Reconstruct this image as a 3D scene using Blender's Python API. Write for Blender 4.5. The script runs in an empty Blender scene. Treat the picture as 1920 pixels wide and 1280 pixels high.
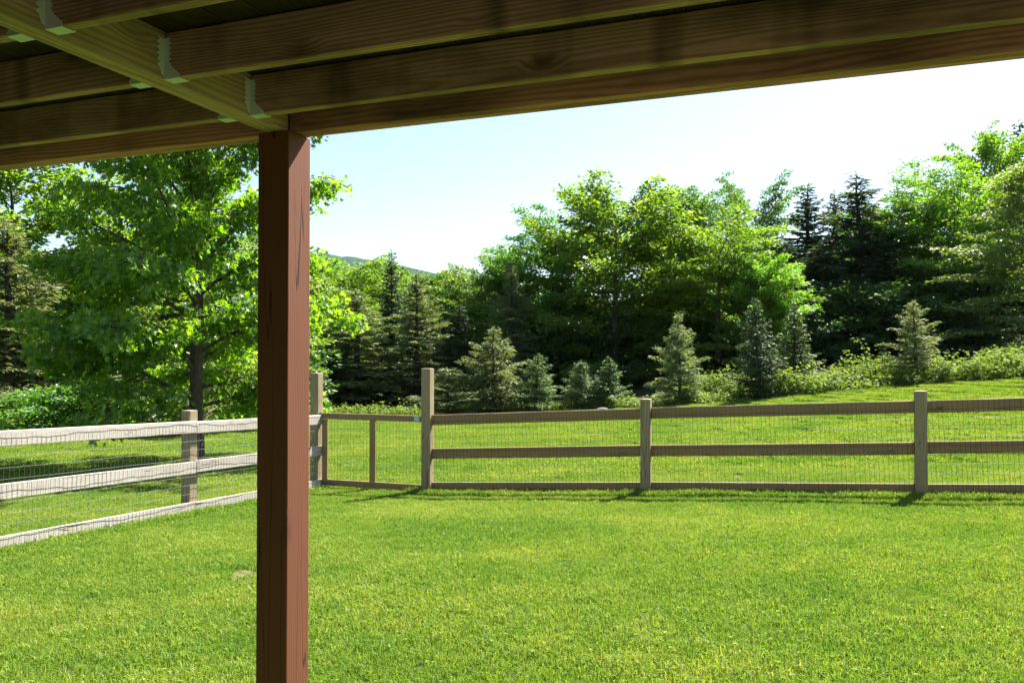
import bpy, bmesh, math, random
import numpy as np
from mathutils import Vector, Matrix, Euler

R = math.radians
S = bpy.context.scene
COL = S.collection

# ------------------------------------------------------------------ camera
F = 1527.0                      # focal length in photo pixels (1920 wide)
CAMZ, HZ = 1.5, 664.0           # eye height, horizon row
cam_d = bpy.data.cameras.new('camera')
cam = bpy.data.objects.new('camera', cam_d); COL.objects.link(cam)
cam_d.sensor_width = 36.0
cam_d.lens = F / 1920 * 36.0
cam_d.clip_start = 0.05
cam_d.clip_end = 9000
cam.location = (0, 0, CAMZ)
cam.rotation_euler = (R(90) + math.atan((HZ - 640) / F), 0, 0)
S.camera = cam

# ------------------------------------------------------------------ sky, sun
SUN_EL, SUN_AZ = R(50), R(40)   # azimuth right of the view axis (+Y towards +X)
w = bpy.data.worlds.new('World'); S.world = w; w.use_nodes = True
nt = w.node_tree
bg = nt.nodes['Background']
sky = nt.nodes.new('ShaderNodeTexSky'); sky.sky_type = 'NISHITA'
sky.sun_disc = False
sky.sun_elevation = SUN_EL
sky.sun_rotation = SUN_AZ
sky.altitude = 300; sky.air_density = 1.0; sky.dust_density = 1.2; sky.ozone_density = 1.0
nt.links.new(sky.outputs[0], bg.inputs[0])
bg.inputs[1].default_value = 0.05
sl = bpy.data.lights.new('sun', 'SUN'); so = bpy.data.objects.new('sun', sl); COL.objects.link(so)
sl.energy = 5.0; sl.angle = R(0.53); sl.color = (1.0, 0.95, 0.86)
sdir = Vector((math.cos(SUN_EL) * math.sin(SUN_AZ), math.cos(SUN_EL) * math.cos(SUN_AZ), math.sin(SUN_EL)))
so.rotation_euler = sdir.to_track_quat('Z', 'Y').to_euler()
so.location = sdir * 60

S.view_settings.view_transform = 'Standard'
S.view_settings.look = 'None'
S.view_settings.gamma = 1.0
S.view_settings.use_curve_mapping = False
S.view_settings.exposure = 2.15

S.render.engine = 'CYCLES'
cy = S.cycles
cy.max_bounces = 8; cy.diffuse_bounces = 4; cy.glossy_bounces = 3; cy.transmission_bounces = 5
cy.transparent_max_bounces = 6; cy.caustics_reflective = False; cy.caustics_refractive = False
cy.use_denoising = True
cy.sample_clamp_indirect = 8.0

# ------------------------------------------------------------------ helpers
rng = np.random.default_rng(7)
random.seed(5)

def at(px, py, Z):
    return Vector(((px - 960) / F * Z, Z, CAMZ + (HZ - py) / F * Z))

A = R(20.5)
U = Vector((math.cos(A), -math.sin(A), 0))   # along the deck rim and the far fence, to the right
V = Vector((math.sin(A), math.cos(A), 0))    # away from the house

def uv(u, v, z=0.0):
    p = U * u + V * v
    return Vector((p.x, p.y, z))

def tag(o, label=None, cat=None, group=None, kind=None):
    if label: o['label'] = label
    if cat: o['category'] = cat
    if group: o['group'] = group
    if kind: o['kind'] = kind
    return o

def link(name, me, parent=None, mat=None):
    o = bpy.data.objects.new(name, me); COL.objects.link(o)
    if parent: o.parent = parent
    if mat and me is not None and len(me.materials) == 0: me.materials.append(mat)
    return o

def empty(name, loc=(0, 0, 0), rz=0):
    o = bpy.data.objects.new(name, None); COL.objects.link(o)
    o.location = loc; o.rotation_euler = (0, 0, rz); o.empty_display_size = 0.2
    return o

def np_mesh(name, verts, faces, rnd=None, smooth=False):
    """faces: int array (n,3) or (n,4), or a list of such arrays"""
    me = bpy.data.meshes.new(name)
    if not isinstance(faces, list): faces = [faces]
    faces = [np.asarray(f, dtype=np.int32) for f in faces if len(f)]
    verts = np.asarray(verts, dtype=np.float32)
    nl = sum(f.size for f in faces); nf = sum(len(f) for f in faces)
    me.vertices.add(len(verts)); me.vertices.foreach_set('co', verts.ravel())
    me.loops.add(nl); me.loops.foreach_set('vertex_index', np.concatenate([f.ravel() for f in faces]))
    tot = np.concatenate([np.full(len(f), f.shape[1], np.int32) for f in faces])
    st = np.concatenate([[0], np.cumsum(tot)[:-1]]).astype(np.int32)
    me.polygons.add(nf); me.polygons.foreach_set('loop_start', st); me.polygons.foreach_set('loop_total', tot)
    if smooth: me.polygons.foreach_set('use_smooth', np.ones(nf, bool))
    if rnd is not None:
        a = me.attributes.new('rnd', 'FLOAT', 'FACE'); a.data.foreach_set('value', np.asarray(rnd, np.float32))
    me.update(calc_edges=True)
    return me

def box_mesh(name, lx, ly, lz, bev=0.004, segs=1, jitter=0.0):
    """box centred on the origin, corners broken"""
    bm = bmesh.new()
    bmesh.ops.create_cube(bm, size=1.0)
    for v in bm.verts: v.co = Vector((v.co.x * lx, v.co.y * ly, v.co.z * lz))
    if bev > 0:
        bmesh.ops.bevel(bm, geom=list(bm.edges), offset=bev, segments=segs, affect='EDGES', profile=0.6)
    me = bpy.data.meshes.new(name); bm.to_mesh(me); bm.free()
    return me

def bm_mesh(name, bm):
    me = bpy.data.meshes.new(name); bm.to_mesh(me); bm.free(); return me

def add_box(bm, c, s, rot=None):
    r = bmesh.ops.create_cube(bm, size=1.0)
    M = Matrix.Translation(c) @ (rot.to_4x4() if rot else Matrix.Identity(4)) @ Matrix.Diagonal((s[0], s[1], s[2], 1))
    bmesh.ops.transform(bm, matrix=M, verts=r['verts'])

# ------------------------------------------------------------------ materials
class N:
    def __init__(s, name):
        s.m = bpy.data.materials.new(name); s.m.use_nodes = True
        s.t = s.m.node_tree; s.t.nodes.clear()
        s.out = s.n('ShaderNodeOutputMaterial')
    def n(s, typ, **k):
        nd = s.t.nodes.new(typ)
        for a, b in k.items(): setattr(nd, a, b)
        return nd
    def l(s, a, b): s.t.links.new(a, b)
    def val(s, sock, v):
        if hasattr(v, 'is_output'): s.l(v, sock)
        else: sock.default_value = v
    def math(s, op, a, b=0.0, c=None, clamp=False):
        nd = s.n('ShaderNodeMath', operation=op); nd.use_clamp = clamp
        s.val(nd.inputs[0], a); s.val(nd.inputs[1], b)
        if c is not None: s.val(nd.inputs[2], c)
        return nd.outputs[0]
    def mix(s, fac, a, b, mode='MIX'):
        nd = s.n('ShaderNodeMix', data_type='RGBA', blend_type=mode)
        s.val(nd.inputs[0], fac)
        s.val(nd.inputs[6], a if hasattr(a, 'is_output') else (*a, 1))
        s.val(nd.inputs[7], b if hasattr(b, 'is_output') else (*b, 1))
        return nd.outputs[2]
    def noise(s, vec, scale=5, detail=3, rough=0.55, dist=0.0):
        nd = s.n('ShaderNodeTexNoise')
        if vec is not None: s.l(vec, nd.inputs['Vector'])
        nd.inputs['Scale'].default_value = scale; nd.inputs['Detail'].default_value = detail
        nd.inputs['Roughness'].default_value = rough; nd.inputs['Distortion'].default_value = dist
        return nd.outputs[0]
    def ramp(s, fac, stops):
        nd = s.n('ShaderNodeValToRGB'); s.l(fac, nd.inputs[0])
        e = nd.color_ramp.elements
        while len(e) < len(stops): e.new(0.5)
        for i, (p, c) in enumerate(stops):
            e[i].position = p; e[i].color = (*c, 1) if len(c) == 3 else c
        return nd.outputs[0]
    def maprange(s, v, a, b, c=0.0, d=1.0):
        nd = s.n('ShaderNodeMapRange'); s.l(v, nd.inputs[0])
        for i, x in enumerate((a, b, c, d)): nd.inputs[i + 1].default_value = x
        return nd.outputs[0]
    def mapping(s, vec, scale=(1, 1, 1), loc=None):
        nd = s.n('ShaderNodeMapping'); s.l(vec, nd.inputs[0]); nd.inputs['Scale'].default_value = scale
        if loc is not None: s.l(loc, nd.inputs['Location'])
        return nd.outputs[0]

def wood_mat(name, light, dark, ring=0.008, rough=0.75, stain=(0.02, 0.018, 0.014), stain_amt=0.4,
             paint=None, paint_amt=0.0, ring_amt=0.6, crack=0.0, bump=0.25, knots=0.5, band=0.0, green_tint=0.0):
    """lumber with its length along local X: rings round a pith outside the board, knots, stains, checks"""
    q = N(name)
    tc = q.n('ShaderNodeTexCoord'); oi = q.n('ShaderNodeObjectInfo')
    rv = q.n('ShaderNodeCombineXYZ')
    q.l(q.math('MULTIPLY', oi.outputs['Random'], 37.0), rv.inputs[0])
    q.l(q.math('MULTIPLY_ADD', oi.outputs['Random'], 0.10, -0.05), rv.inputs[1])
    q.l(q.math('MULTIPLY_ADD', oi.outputs['Random'], -0.06, 0.11), rv.inputs[2])
    add = q.n('ShaderNodeVectorMath', operation='ADD'); q.l(tc.outputs['Object'], add.inputs[0]); q.l(rv.outputs[0], add.inputs[1])
    P = add.outputs[0]
    # knots
    kv = q.n('ShaderNodeTexVoronoi'); q.l(q.mapping(P, (2.2, 5.5, 5.5)), kv.inputs['Vector']); kv.inputs['Scale'].default_value = 1.0
    kn = q.maprange(kv.outputs['Distance'], 0.03, 0.20, 1.0, 0.0)
    kn2 = q.math('MULTIPLY', q.math('POWER', kn, 1.5), knots)
    # rings
    n1 = q.noise(q.mapping(P, (0.7, 5, 5)), 1.0, 2, 0.5)
    sep = q.n('ShaderNodeSeparateXYZ'); q.l(P, sep.inputs[0])
    r2 = q.math('ADD', q.math('POWER', q.math('ABSOLUTE', sep.outputs[1]), 2.0), q.math('POWER', q.math('ABSOLUTE', sep.outputs[2]), 2.0))
    rr = q.math('SQRT', r2)
    rr = q.math('MULTIPLY_ADD', n1, 0.11, rr)
    rr = q.math('MULTIPLY_ADD', q.noise(q.mapping(P, (2.5, 22, 22)), 1.0, 2, .5), 0.012, rr)
    rr = q.math('MULTIPLY_ADD', kn, 0.022, rr)
    sn = q.math('SINE', q.math('MULTIPLY', rr, 2 * math.pi / ring))
    rg = q.maprange(sn, -0.6, 1.0, 0.0, 1.0)
    fib = q.noise(q.mapping(P, (3, 160, 160)), 1.0, 3, 0.6)
    g = q.math('ADD', q.math('MULTIPLY', rg, ring_amt), q.math('MULTIPLY', fib, 0.55 * (1.2 - ring_amt)), clamp=True)
    c = q.mix(g, light, dark)
    c = q.mix(q.math('MULTIPLY', kn2, 0.85), c, (dark[0] * 0.35, dark[1] * 0.3, dark[2] * 0.28))
    st = q.noise(q.mapping(P, (1.3, 6, 4)), 1.0, 4, 0.62)
    c = q.mix(q.math('MULTIPLY', q.maprange(st, 0.46, 0.72), stain_amt), c, stain)
    if band > 0:      # shadows of the boards above, painted on the joist as dark stain-like bands
        bn = q.noise(q.mapping(P, (5.5, 0.5, 0.8)), 1.0, 2, 0.5)
        c = q.mix(q.math('MULTIPLY', q.maprange(bn, 0.52, 0.68), band), c, (0.022, 0.02, 0.012))
    if green_tint > 0:  # patchy olive-green tint over the wood
        al = q.noise(q.mapping(P, (1.8, 5, 5)), 1.0, 5, 0.65)
        c = q.mix(q.math('MULTIPLY', q.maprange(al, 0.38, 0.64), green_tint), c, (0.105, 0.12, 0.032))
    h = q.math('MULTIPLY', g, -1.0)
    if paint is not None:
        pn = q.noise(q.mapping(P, (1.2, 9, 9)), 1.0, 6, 0.7)
        pf = q.maprange(pn, 0.26, 0.40, paint_amt * 0.55, paint_amt)
        pc = q.mix(q.noise(q.mapping(P, (0.9, 3, 3)), 1.0, 4, 0.6), paint, (paint[0] * 0.72, paint[1] * 0.70, paint[2] * 0.70))
        pc = q.mix(q.math('MULTIPLY', kn2, 0.55), pc, (paint[0] * 0.35, paint[1] * 0.35, paint[2] * 0.4))
        pc = q.mix(q.math('MULTIPLY', fib, 0.18), pc, (paint[0] * 0.62, paint[1] * 0.6, paint[2] * 0.6))
        c = q.mix(pf, c, pc)
    if crack > 0:
        cn = q.noise(q.mapping(P, (0.55, 17, 17)), 1.0, 2, 0.4, 0.15)
        cr = q.maprange(q.math('ABSOLUTE', q.math('SUBTRACT', cn, 0.5)), 0.0, 0.012, 1.0, 0.0)
        gate_ = q.maprange(q.noise(q.mapping(P, (1.1, 4, 4)), 1.0, 1, 0.5), 0.46, 0.55)
        cr = q.math('MULTIPLY', q.math('MULTIPLY', cr, gate_), crack)
        c = q.mix(cr, c, (0.012, 0.008, 0.007))
        h = q.math('MULTIPLY_ADD', cr, -4.0, h)
    b = q.n('ShaderNodeBsdfPrincipled'); q.l(c, b.inputs['Base Color'])
    b.inputs['Roughness'].default_value = rough
    b.inputs['Specular IOR Level'].default_value = 0.25
    bp = q.n('ShaderNodeBump'); bp.inputs['Strength'].default_value = bump; bp.inputs['Distance'].default_value = 0.0025
    q.l(h, bp.inputs['Height']); q.l(bp.outputs[0], b.inputs['Normal'])
    q.l(b.outputs[0], q.out.inputs[0])
    return q.m

def leaf_mat(name, c1, c2, c3=None, trans=0.45, tcol=(1.25, 1.15, 0.45), gloss=0.035, vary=0.35, grough=0.5):
    """c1..c3 are leaf colours spread over the leaves; light passes through"""
    q = N(name)
    at_ = q.n('ShaderNodeAttribute', attribute_name='rnd', attribute_type='GEOMETRY')
    oi = q.n('ShaderNodeObjectInfo')
    geo = q.n('ShaderNodeNewGeometry')
    f = q.math('MULTIPLY_ADD', q.noise(geo.outputs['Position'], 0.55, 2, 0.5), 0.7, q.math('MULTIPLY', at_.outputs['Fac'], 0.65))
    f = q.math('SUBTRACT', f, 0.18)
    c = q.ramp(f, [(0.0, c1), (0.5, c2), (1.0, c3 or c2)])
    hsv = q.n('ShaderNodeHueSaturation'); q.l(c, hsv.inputs['Color'])
    q.l(q.math('MULTIPLY_ADD', oi.outputs['Random'], vary, 1 - vary / 2), hsv.inputs['Value'])
    q.l(q.math('MULTIPLY_ADD', oi.outputs['Random'], 0.026, 0.491), hsv.inputs['Hue'])
    c = hsv.outputs[0]
    d = q.n('ShaderNodeBsdfDiffuse'); q.l(c, d.inputs[0])
    t = q.n('ShaderNodeBsdfTranslucent')
    q.l(q.mix(1.0, c, tcol, 'MULTIPLY'), t.inputs[0])
    m1 = q.n('ShaderNodeMixShader'); m1.inputs[0].default_value = trans
    q.l(d.outputs[0], m1.inputs[1]); q.l(t.outputs[0], m1.inputs[2])
    g = q.n('ShaderNodeBsdfGlossy'); g.inputs['Roughness'].default_value = grough; g.inputs[0].default_value = (1, 1, 1, 1)
    m2 = q.n('ShaderNodeMixShader'); m2.inputs[0].default_value = gloss
    q.l(m1.outputs[0], m2.inputs[1]); q.l(g.outputs[0], m2.inputs[2])
    q.l(m2.outputs[0], q.out.inputs[0])
    return q.m

def plain(name, col, rough=0.6, metal=0.0, bump_scale=None, var=0.0, spec=0.4):
    q = N(name)
    b = q.n('ShaderNodeBsdfPrincipled'); b.inputs['Roughness'].default_value = rough; b.inputs['Metallic'].default_value = metal
    b.inputs['Specular IOR Level'].default_value = spec
    tc = q.n('ShaderNodeTexCoord')
    n = q.noise(tc.outputs['Object'], bump_scale or 8, 5, 0.65)
    c = q.mix(q.math('MULTIPLY', n, var), col, (col[0] * 0.3, col[1] * 0.3, col[2] * 0.3))
    q.l(c, b.inputs['Base Color'])
    if bump_scale:
        bp = q.n('ShaderNodeBump'); bp.inputs['Strength'].default_value = 0.5; bp.inputs['Distance'].default_value = 0.02
        q.l(n, bp.inputs['Height']); q.l(bp.outputs[0], b.inputs['Normal'])
    q.l(b.outputs[0], q.out.inputs[0])
    return q.m

def bark_mat(name, col, moss=0.15):
    q = N(name)
    tc = q.n('ShaderNodeTexCoord')
    v = q.n('ShaderNodeTexVoronoi'); q.l(q.mapping(tc.outputs['Object'], (28, 28, 7)), v.inputs['Vector']); v.inputs['Scale'].default_value = 1
    n = q.noise(tc.outputs['Object'], 9, 4, 0.6)
    c = q.mix(v.outputs['Distance'], (col[0] * 0.5, col[1] * 0.5, col[2] * 0.5), col)
    c = q.mix(q.math('MULTIPLY', q.maprange(n, 0.5, 0.7), moss), c, (0.05, 0.06, 0.03))
    b = q.n('ShaderNodeBsdfPrincipled'); q.l(c, b.inputs['Base Color']); b.inputs['Roughness'].default_value = 0.9
    b.inputs['Specular IOR Level'].default_value = 0.15
    bp = q.n('ShaderNodeBump'); bp.inputs['Strength'].default_value = 0.7; bp.inputs['Distance'].default_value = 0.015
    q.l(v.outputs['Distance'], bp.inputs['Height']); q.l(bp.outputs[0], b.inputs['Normal'])
    q.l(b.outputs[0], q.out.inputs[0]); return q.m

M = {}
M['joist'] = wood_mat('treated_lumber_joist', (0.70, 0.44, 0.37), (0.25, 0.135, 0.10), ring=0.012, stain_amt=0.9, ring_amt=0.5,
                      knots=0.8, band=0.6, green_tint=0.12, stain=(0.06, 0.035, 0.018))
M['rim'] = wood_mat('treated_lumber_rim', (0.80, 0.42, 0.36), (0.30, 0.13, 0.10), ring=0.014, stain_amt=0.8, ring_amt=0.55, knots=0.9,
                    stain=(0.05, 0.03, 0.016))
M['girder'] = wood_mat('treated_lumber_girder', (0.70, 0.50, 0.39), (0.28, 0.18, 0.125), ring=0.017, stain_amt=0.55, ring_amt=0.42, knots=0.3,
                       green_tint=0.15)
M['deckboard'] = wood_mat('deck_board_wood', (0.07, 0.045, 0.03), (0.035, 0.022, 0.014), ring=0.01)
M['redpost'] = wood_mat('red_stained_post', (0.20, 0.085, 0.05), (0.11, 0.045, 0.028), ring=0.012, paint=(0.20, 0.070, 0.034), paint_amt=0.9,
                        crack=1.0, bump=0.15, knots=0.9, ring_amt=0.5, stain_amt=0.25)
M['rail'] = wood_mat('fence_rail_wood', (0.36, 0.245, 0.125), (0.165, 0.107, 0.05), ring=0.011, stain_amt=0.3, ring_amt=0.7, knots=0.6,
                     stain=(0.09, 0.07, 0.05))
M['whiterail'] = wood_mat('bleached_sunlit_rail_wood', (0.58, 0.53, 0.475), (0.36, 0.30, 0.25), ring=0.011, stain_amt=0.5, ring_amt=0.6, knots=0.7, crack=.8,
                          stain=(0.30, 0.24, 0.19))  # pale from bleaching plus full sunlight put into the colour
M['post'] = wood_mat('fence_post_wood', (0.34, 0.275, 0.17), (0.20, 0.15, 0.085), ring=0.013, stain_amt=0.35, ring_amt=0.7, knots=0.5, crack=0.6,
                     stain=(0.13, 0.10, 0.06))
M['zinc'] = plain('galvanised_steel', (0.80, 0.88, 1.0), 0.45, 0.0, None, 0.35)
M['wire'] = plain('galvanised_wire', (0.16, 0.165, 0.165), 0.65, 0.3, None, 0.3)
M['darkwire'] = plain('weathered_wire', (0.08, 0.075, 0.07), 0.6, 0.4, None, 0.3)
M['sticker'] = plain('sticker_blue', (0.30, 0.52, 0.60), 0.4, 0, None, 0.1)
M['stickerw'] = plain('sticker_white', (0.75, 0.78, 0.78), 0.4, 0, None, 0.1)
M['rock'] = plain('field_stone', (0.20, 0.19, 0.165), 0.9, 0, 6, 0.6, 0.2)
M['bark'] = bark_mat('maple_bark', (0.13, 0.105, 0.085))
M['barkc'] = bark_mat('conifer_bark', (0.11, 0.085, 0.07))
M['maple'] = leaf_mat('maple_leaves', (0.062, 0.15, 0.012), (0.125, 0.235, 0.016), (0.24, 0.335, 0.028), trans=0.64, tcol=(1.45, 1.4, .35))
M['leafA'] = leaf_mat('broadleaf_leaves', (0.062, 0.155, 0.014), (0.135, 0.25, 0.02), (0.26, 0.345, 0.03), trans=0.56, tcol=(1.5, 1.45, .4), vary=.5)
M['leafY'] = leaf_mat('yellow_green_leaves', (0.08, 0.18, 0.014), (0.155, 0.275, 0.02), (0.27, 0.375, 0.03), trans=0.58, tcol=(1.25, 1.4, .35), vary=.35)
M['leafS'] = leaf_mat('shaded_wood_leaves', (0.035, 0.09, 0.014), (0.055, 0.12, 0.018), (0.09, 0.155, 0.022), trans=0.45, tcol=(1.2, 1.3, .4))  # darker leaf copy: the shade of the inner wood is in its colour
M['leafB'] = leaf_mat('deep_green_leaves', (0.045, 0.13, 0.018), (0.095, 0.20, 0.024), (0.185, 0.28, 0.034), trans=0.54, tcol=(1.25, 1.4, .4))
M['leafP'] = leaf_mat('pale_layered_leaves', (0.08, 0.18, 0.03), (0.15, 0.26, 0.045), (0.24, 0.34, 0.065), trans=0.52, tcol=(1.4, 1.3, .5), gloss=0.05)
M['hemlock'] = leaf_mat('hemlock_needles', (0.10, 0.15, 0.056), (0.175, 0.228, 0.095), (0.28, 0.32, 0.14), trans=0.46, tcol=(1.2, 1.15, .6), gloss=0.03)
M['spruce'] = leaf_mat('spruce_needles', (0.03, 0.058, 0.022), (0.05, 0.085, 0.03), (0.085, 0.125, 0.042), trans=0.3, tcol=(1.1, 1.1, .6))
M['fir'] = leaf_mat('young_fir_needles', (0.06, 0.115, 0.03), (0.10, 0.165, 0.042), (0.17, 0.22, 0.06), trans=0.3, tcol=(1.1, 1.1, .6))
M['bramble'] = leaf_mat('bramble_leaves', (0.085, 0.17, 0.026), (0.145, 0.245, 0.038), (0.25, 0.33, 0.055), trans=0.5, gloss=.012)

# ------------------------------------------------------------------ terrain
CP = []
def cpx(px, py, Z): p = at(px, py, Z); CP.append((p.x, p.y, p.z))
for c in ((0, 0, .02), (3, 0, .05), (-3, 0, 0), (-0.9, 3, -.05), (3, 3.2, .02), (-3.4, 3.6, -.13), (6, 3, .10), (0, 6, -.10), (3, 6, -.02), (-2, 7, -.22),
          (0, -8, 0.0), (8, -8, .1), (-8, -6, -.1), (9, 6, .12), (-7.5, 6, -.28)):
    CP.append(c)
FZ = lambda px: 44800.0 / (px + 3130.0)
for px, py in ((1725, 931), (1210, 925), (800, 923), (597, 915)): cpx(px, py, FZ(px))
cpx(2300, 934, FZ(2300))
CP.append((-3.76, 9.56, -.37)); CP.append((-4.6, 7.32, -.27))
for px, py, Z in ((1920, 710, 26), (1700, 725, 27), (1450, 748, 28), (1250, 762, 29), (1000, 772, 30), (650, 783, 31), (180, 822, 19.5), (-200, 830, 17), (2400, 690, 24)):
    cpx(px, py, Z)
CP += [(-15, 40, -1.2), (0, 44, -.9), (14, 42, .6), (26, 40, 1.6), (-22, 25, -.8)]
CP = np.array(CP)
def _tps_fit(P, lam=0.02):
    X = P[:, :2] / 10; n = len(X)
    d = np.linalg.norm(X[:, None] - X[None], axis=2); K = np.where(d > 0, d * d * np.log(d + 1e-9), 0) + lam * np.eye(n) * .1
    Q = np.c_[np.ones(n), X]
    Mx = np.block([[K, Q], [Q.T, np.zeros((3, 3))]])
    return X, np.linalg.solve(Mx, np.r_[P[:, 2], np.zeros(3)])
_TX, _TW = _tps_fit(CP)
def gz(x, y):
    x = np.atleast_1d(np.asarray(x, float)); y = np.atleast_1d(np.asarray(y, float))
    r = np.hypot(x, y - 12)
    k = np.minimum(1, 48 / np.maximum(r, 1e-6))
    xs, ys = x * k, 12 + (y - 12) * k
    Q = np.stack([xs, ys], -1) / 10
    d = np.linalg.norm(Q[:, None] - _TX[None], axis=2)
    z = np.where(d > 0, d * d * np.log(d + 1e-9), 0) @ _TW[:-3] + _TW[-3] + Q @ _TW[-2:]
    z = np.clip(z, -2.5, 3.0)
    fade = np.clip((r - 48) / 60, 0, 1)
    return z * (1 - fade) + (-1.5) * fade
def g1(x, y): return float(gz(x, y)[0])

EDGE = np.array([(-3000, 15), (-400, 15.5), (0, 18), (180, 19.5), (330, 21), (480, 25), (620, 31), (1000, 30), (1250, 29), (1450, 28), (1700, 27), (1920, 26), (2400, 24), (5000, 22)], float)
def lawn_edge(x, y):
    px = 960 + F * np.asarray(x) / np.maximum(np.asarray(y), .5)
    return np.interp(px, EDGE[:, 0], EDGE[:, 1])

def ground_hit(px, py):
    Z = 4.0
    for _ in range(60):
        p = at(px, py, Z); e = p.z - g1(p.x, p.y)
        Z += e * 2.0
        Z = max(1.5, Z)
    p = at(px, py, Z); return p.x, p.y
BARE = []
for px, py, r, kp_ in ((450, 1080, .22, .06), (395, 1104, .15, .12), (1320, 889, .34, .1), (1385, 894, .28, .1), (30, 1275, .24, .78), (180, 1284, .24, .78), (300, 1290, .2, .8)):
    x, y = ground_hit(px, py); BARE.append((x, y, r, kp_))
print('bare', BARE)

xs = np.unique(np.concatenate([np.linspace(-26, 30, 141), -26 - np.geomspace(2, 2600, 26), 30 + np.geomspace(2, 2600, 26)]))
ys = np.unique(np.concatenate([np.linspace(-12, 50, 156), -12 - np.geomspace(2, 400, 14), 50 + np.geomspace(2, 2500, 28)]))
gx, gy = np.meshgrid(xs, ys)
zz = gz(gx.ravel(), gy.ravel())
nx, ny = len(xs), len(ys)
ii = np.arange(nx * ny).reshape(ny, nx)
quads = np.stack([ii[:-1, :-1], ii[:-1, 1:], ii[1:, 1:], ii[1:, :-1]], -1).reshape(-1, 4)
me = np_mesh('ground', np.c_[gx.ravel(), gy.ravel(), zz], quads, smooth=True)
e_ = lawn_edge(gx.ravel(), gy.ravel())
lw = np.clip((e_ - gy.ravel()) / 1.0 + .5, 0, 1)
a_ = me.attributes.new('lawn', 'FLOAT', 'POINT'); a_.data.foreach_set('value', lw.astype(np.float32))

def ground_material():
    q = N('lawn_and_forest_floor')
    geo = q.n('ShaderNodeNewGeometry')
    P = geo.outputs['Position']
    n1 = q.noise(P, 0.35, 3, 0.55); n2 = q.noise(P, 30, 4, 0.7); n3 = q.noise(P, 140, 2, 0.6)
    c = q.mix(q.maprange(n1, .35, .65), (0.035, 0.07, 0.010), (0.055, 0.085, 0.012))
    c = q.mix(q.math('MULTIPLY', q.maprange(n2, .45, .7), .5), c, (0.05, 0.05, 0.018))
    c = q.mix(q.math('MULTIPLY', q.maprange(n3, .5, .8), .6), c, (0.03, 0.045, 0.01))
    att = q.n('ShaderNodeAttribute', attribute_name='lawn')
    ff = q.mix(n2, (0.035, 0.028, 0.016), (0.05, 0.055, 0.02))
    c = q.mix(att.outputs['Fac'], ff, c)
    # bare dry patches of soil and thatch
    tot = None
    for x, y, r, _k in BARE:
        sub = q.n('ShaderNodeVectorMath', operation='SUBTRACT'); q.l(P, sub.inputs[0]); sub.inputs[1].default_value = (x, y, 0)
        mp = q.mapping(sub.outputs[0], (1, .8, 0))
        ln = q.n('ShaderNodeVectorMath', operation='LENGTH'); q.l(mp, ln.inputs[0])
        v = q.maprange(ln.outputs['Value'], r * .5, r * 1.25, 1, 0)
        tot = v if tot is None else q.math('MAXIMUM', tot, v)
    bn = q.noise(P, 14, 4, .65)
    tot = q.math('MULTIPLY', tot, q.maprange(bn, .38, .6))
    c = q.mix(tot, c, q.mix(n2, (0.25, 0.20, 0.11), (0.11, 0.10, 0.04)))
    b = q.n('ShaderNodeBsdfPrincipled'); q.l(c, b.inputs['Base Color']); b.inputs['Roughness'].default_value = 0.95
    b.inputs['Specular IOR Level'].default_value = 0.1
    bp = q.n('ShaderNodeBump'); bp.inputs['Strength'].default_value = .6; bp.inputs['Distance'].default_value = .02
    q.l(n3, bp.inputs['Height']); q.l(bp.outputs[0], b.inputs['Normal'])
    q.l(b.outputs[0], q.out.inputs[0]); return q.m
ground = link('ground', me, mat=ground_material()); tag(ground, kind='structure')

# far hill seen through the gap in the trees
hx = np.linspace(-1500, 1100, 120); hy = np.linspace(0, 1, 26)
hill_v = []
crest = np.interp(hx, [-1500, -1100, -760, -560, -470, -330, -188, -60, 200, 1100], [140, 190, 262, 296, 284, 254, 222, 180, 120, 55])
crest = crest + np.convolve(rng.normal(0, 3.2, len(hx)), np.ones(3) / 3, 'same')
for j, t in enumerate(hy):
    y = 1500 + 900 * t
    prof = math.sin(t * math.pi / 2) ** 0.9
    for i, x in enumerate(hx):
        hill_v.append((x, y + 40 * math.sin(x * .01), -6 + (crest[i] + 6) * prof + rng.normal(0, 2.2)))
ii = np.arange(len(hx) * len(hy)).reshape(len(hy), len(hx))
hq = np.stack([ii[:-1, :-1], ii[:-1, 1:], ii[1:, 1:], ii[1:, :-1]], -1).reshape(-1, 4)
def hill_mat():
    q = N('forested_hillside')
    geo = q.n('ShaderNodeNewGeometry'); P = geo.outputs['Position']
    n1 = q.noise(P, .06, 5, .7); n2 = q.noise(P, .012, 3, .6)
    c = q.mix(q.maprange(n1, .35, .65), (0.014, 0.034, 0.022), (0.045, 0.08, 0.035))
    c = q.mix(q.maprange(n2, .4, .6), c, (0.024, 0.05, 0.03))
    b = q.n('ShaderNodeBsdfDiffuse'); q.l(c, b.inputs[0])
    bp = q.n('ShaderNodeBump'); bp.inputs['Strength'].default_value = 1; bp.inputs['Distance'].default_value = 6
    q.l(n1, bp.inputs['Height']); q.l(bp.outputs[0], b.inputs['Normal'])
    q.l(b.outputs[0], q.out.inputs[0]); return q.m
hill = link('hill', np_mesh('hill', np.array(hill_v), hq, smooth=True), mat=hill_mat()); tag(hill, kind='structure')

# ------------------------------------------------------------------ deck overhead
H = 0.834
ZB = CAMZ + H                     # underside of girder and rim
JH = 0.140
deck = empty('wooden_deck', uv(-1.92, 1.0, 0))
tag(deck, 'underside of a weathered wooden deck, brown joists hung from a beam, overhead', 'deck')
ROTU = -A                          # local X along U
def dpart(name, me, u, v, z, rz, mat, parent=None):
    o = link(name, me, None, mat)
    p = uv(u, v, z)
    o.location = p - deck.location; o.rotation_euler = (0, 0, rz); o.parent = parent or deck
    return o
GU0, GU1 = -1.940, -1.864
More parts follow.
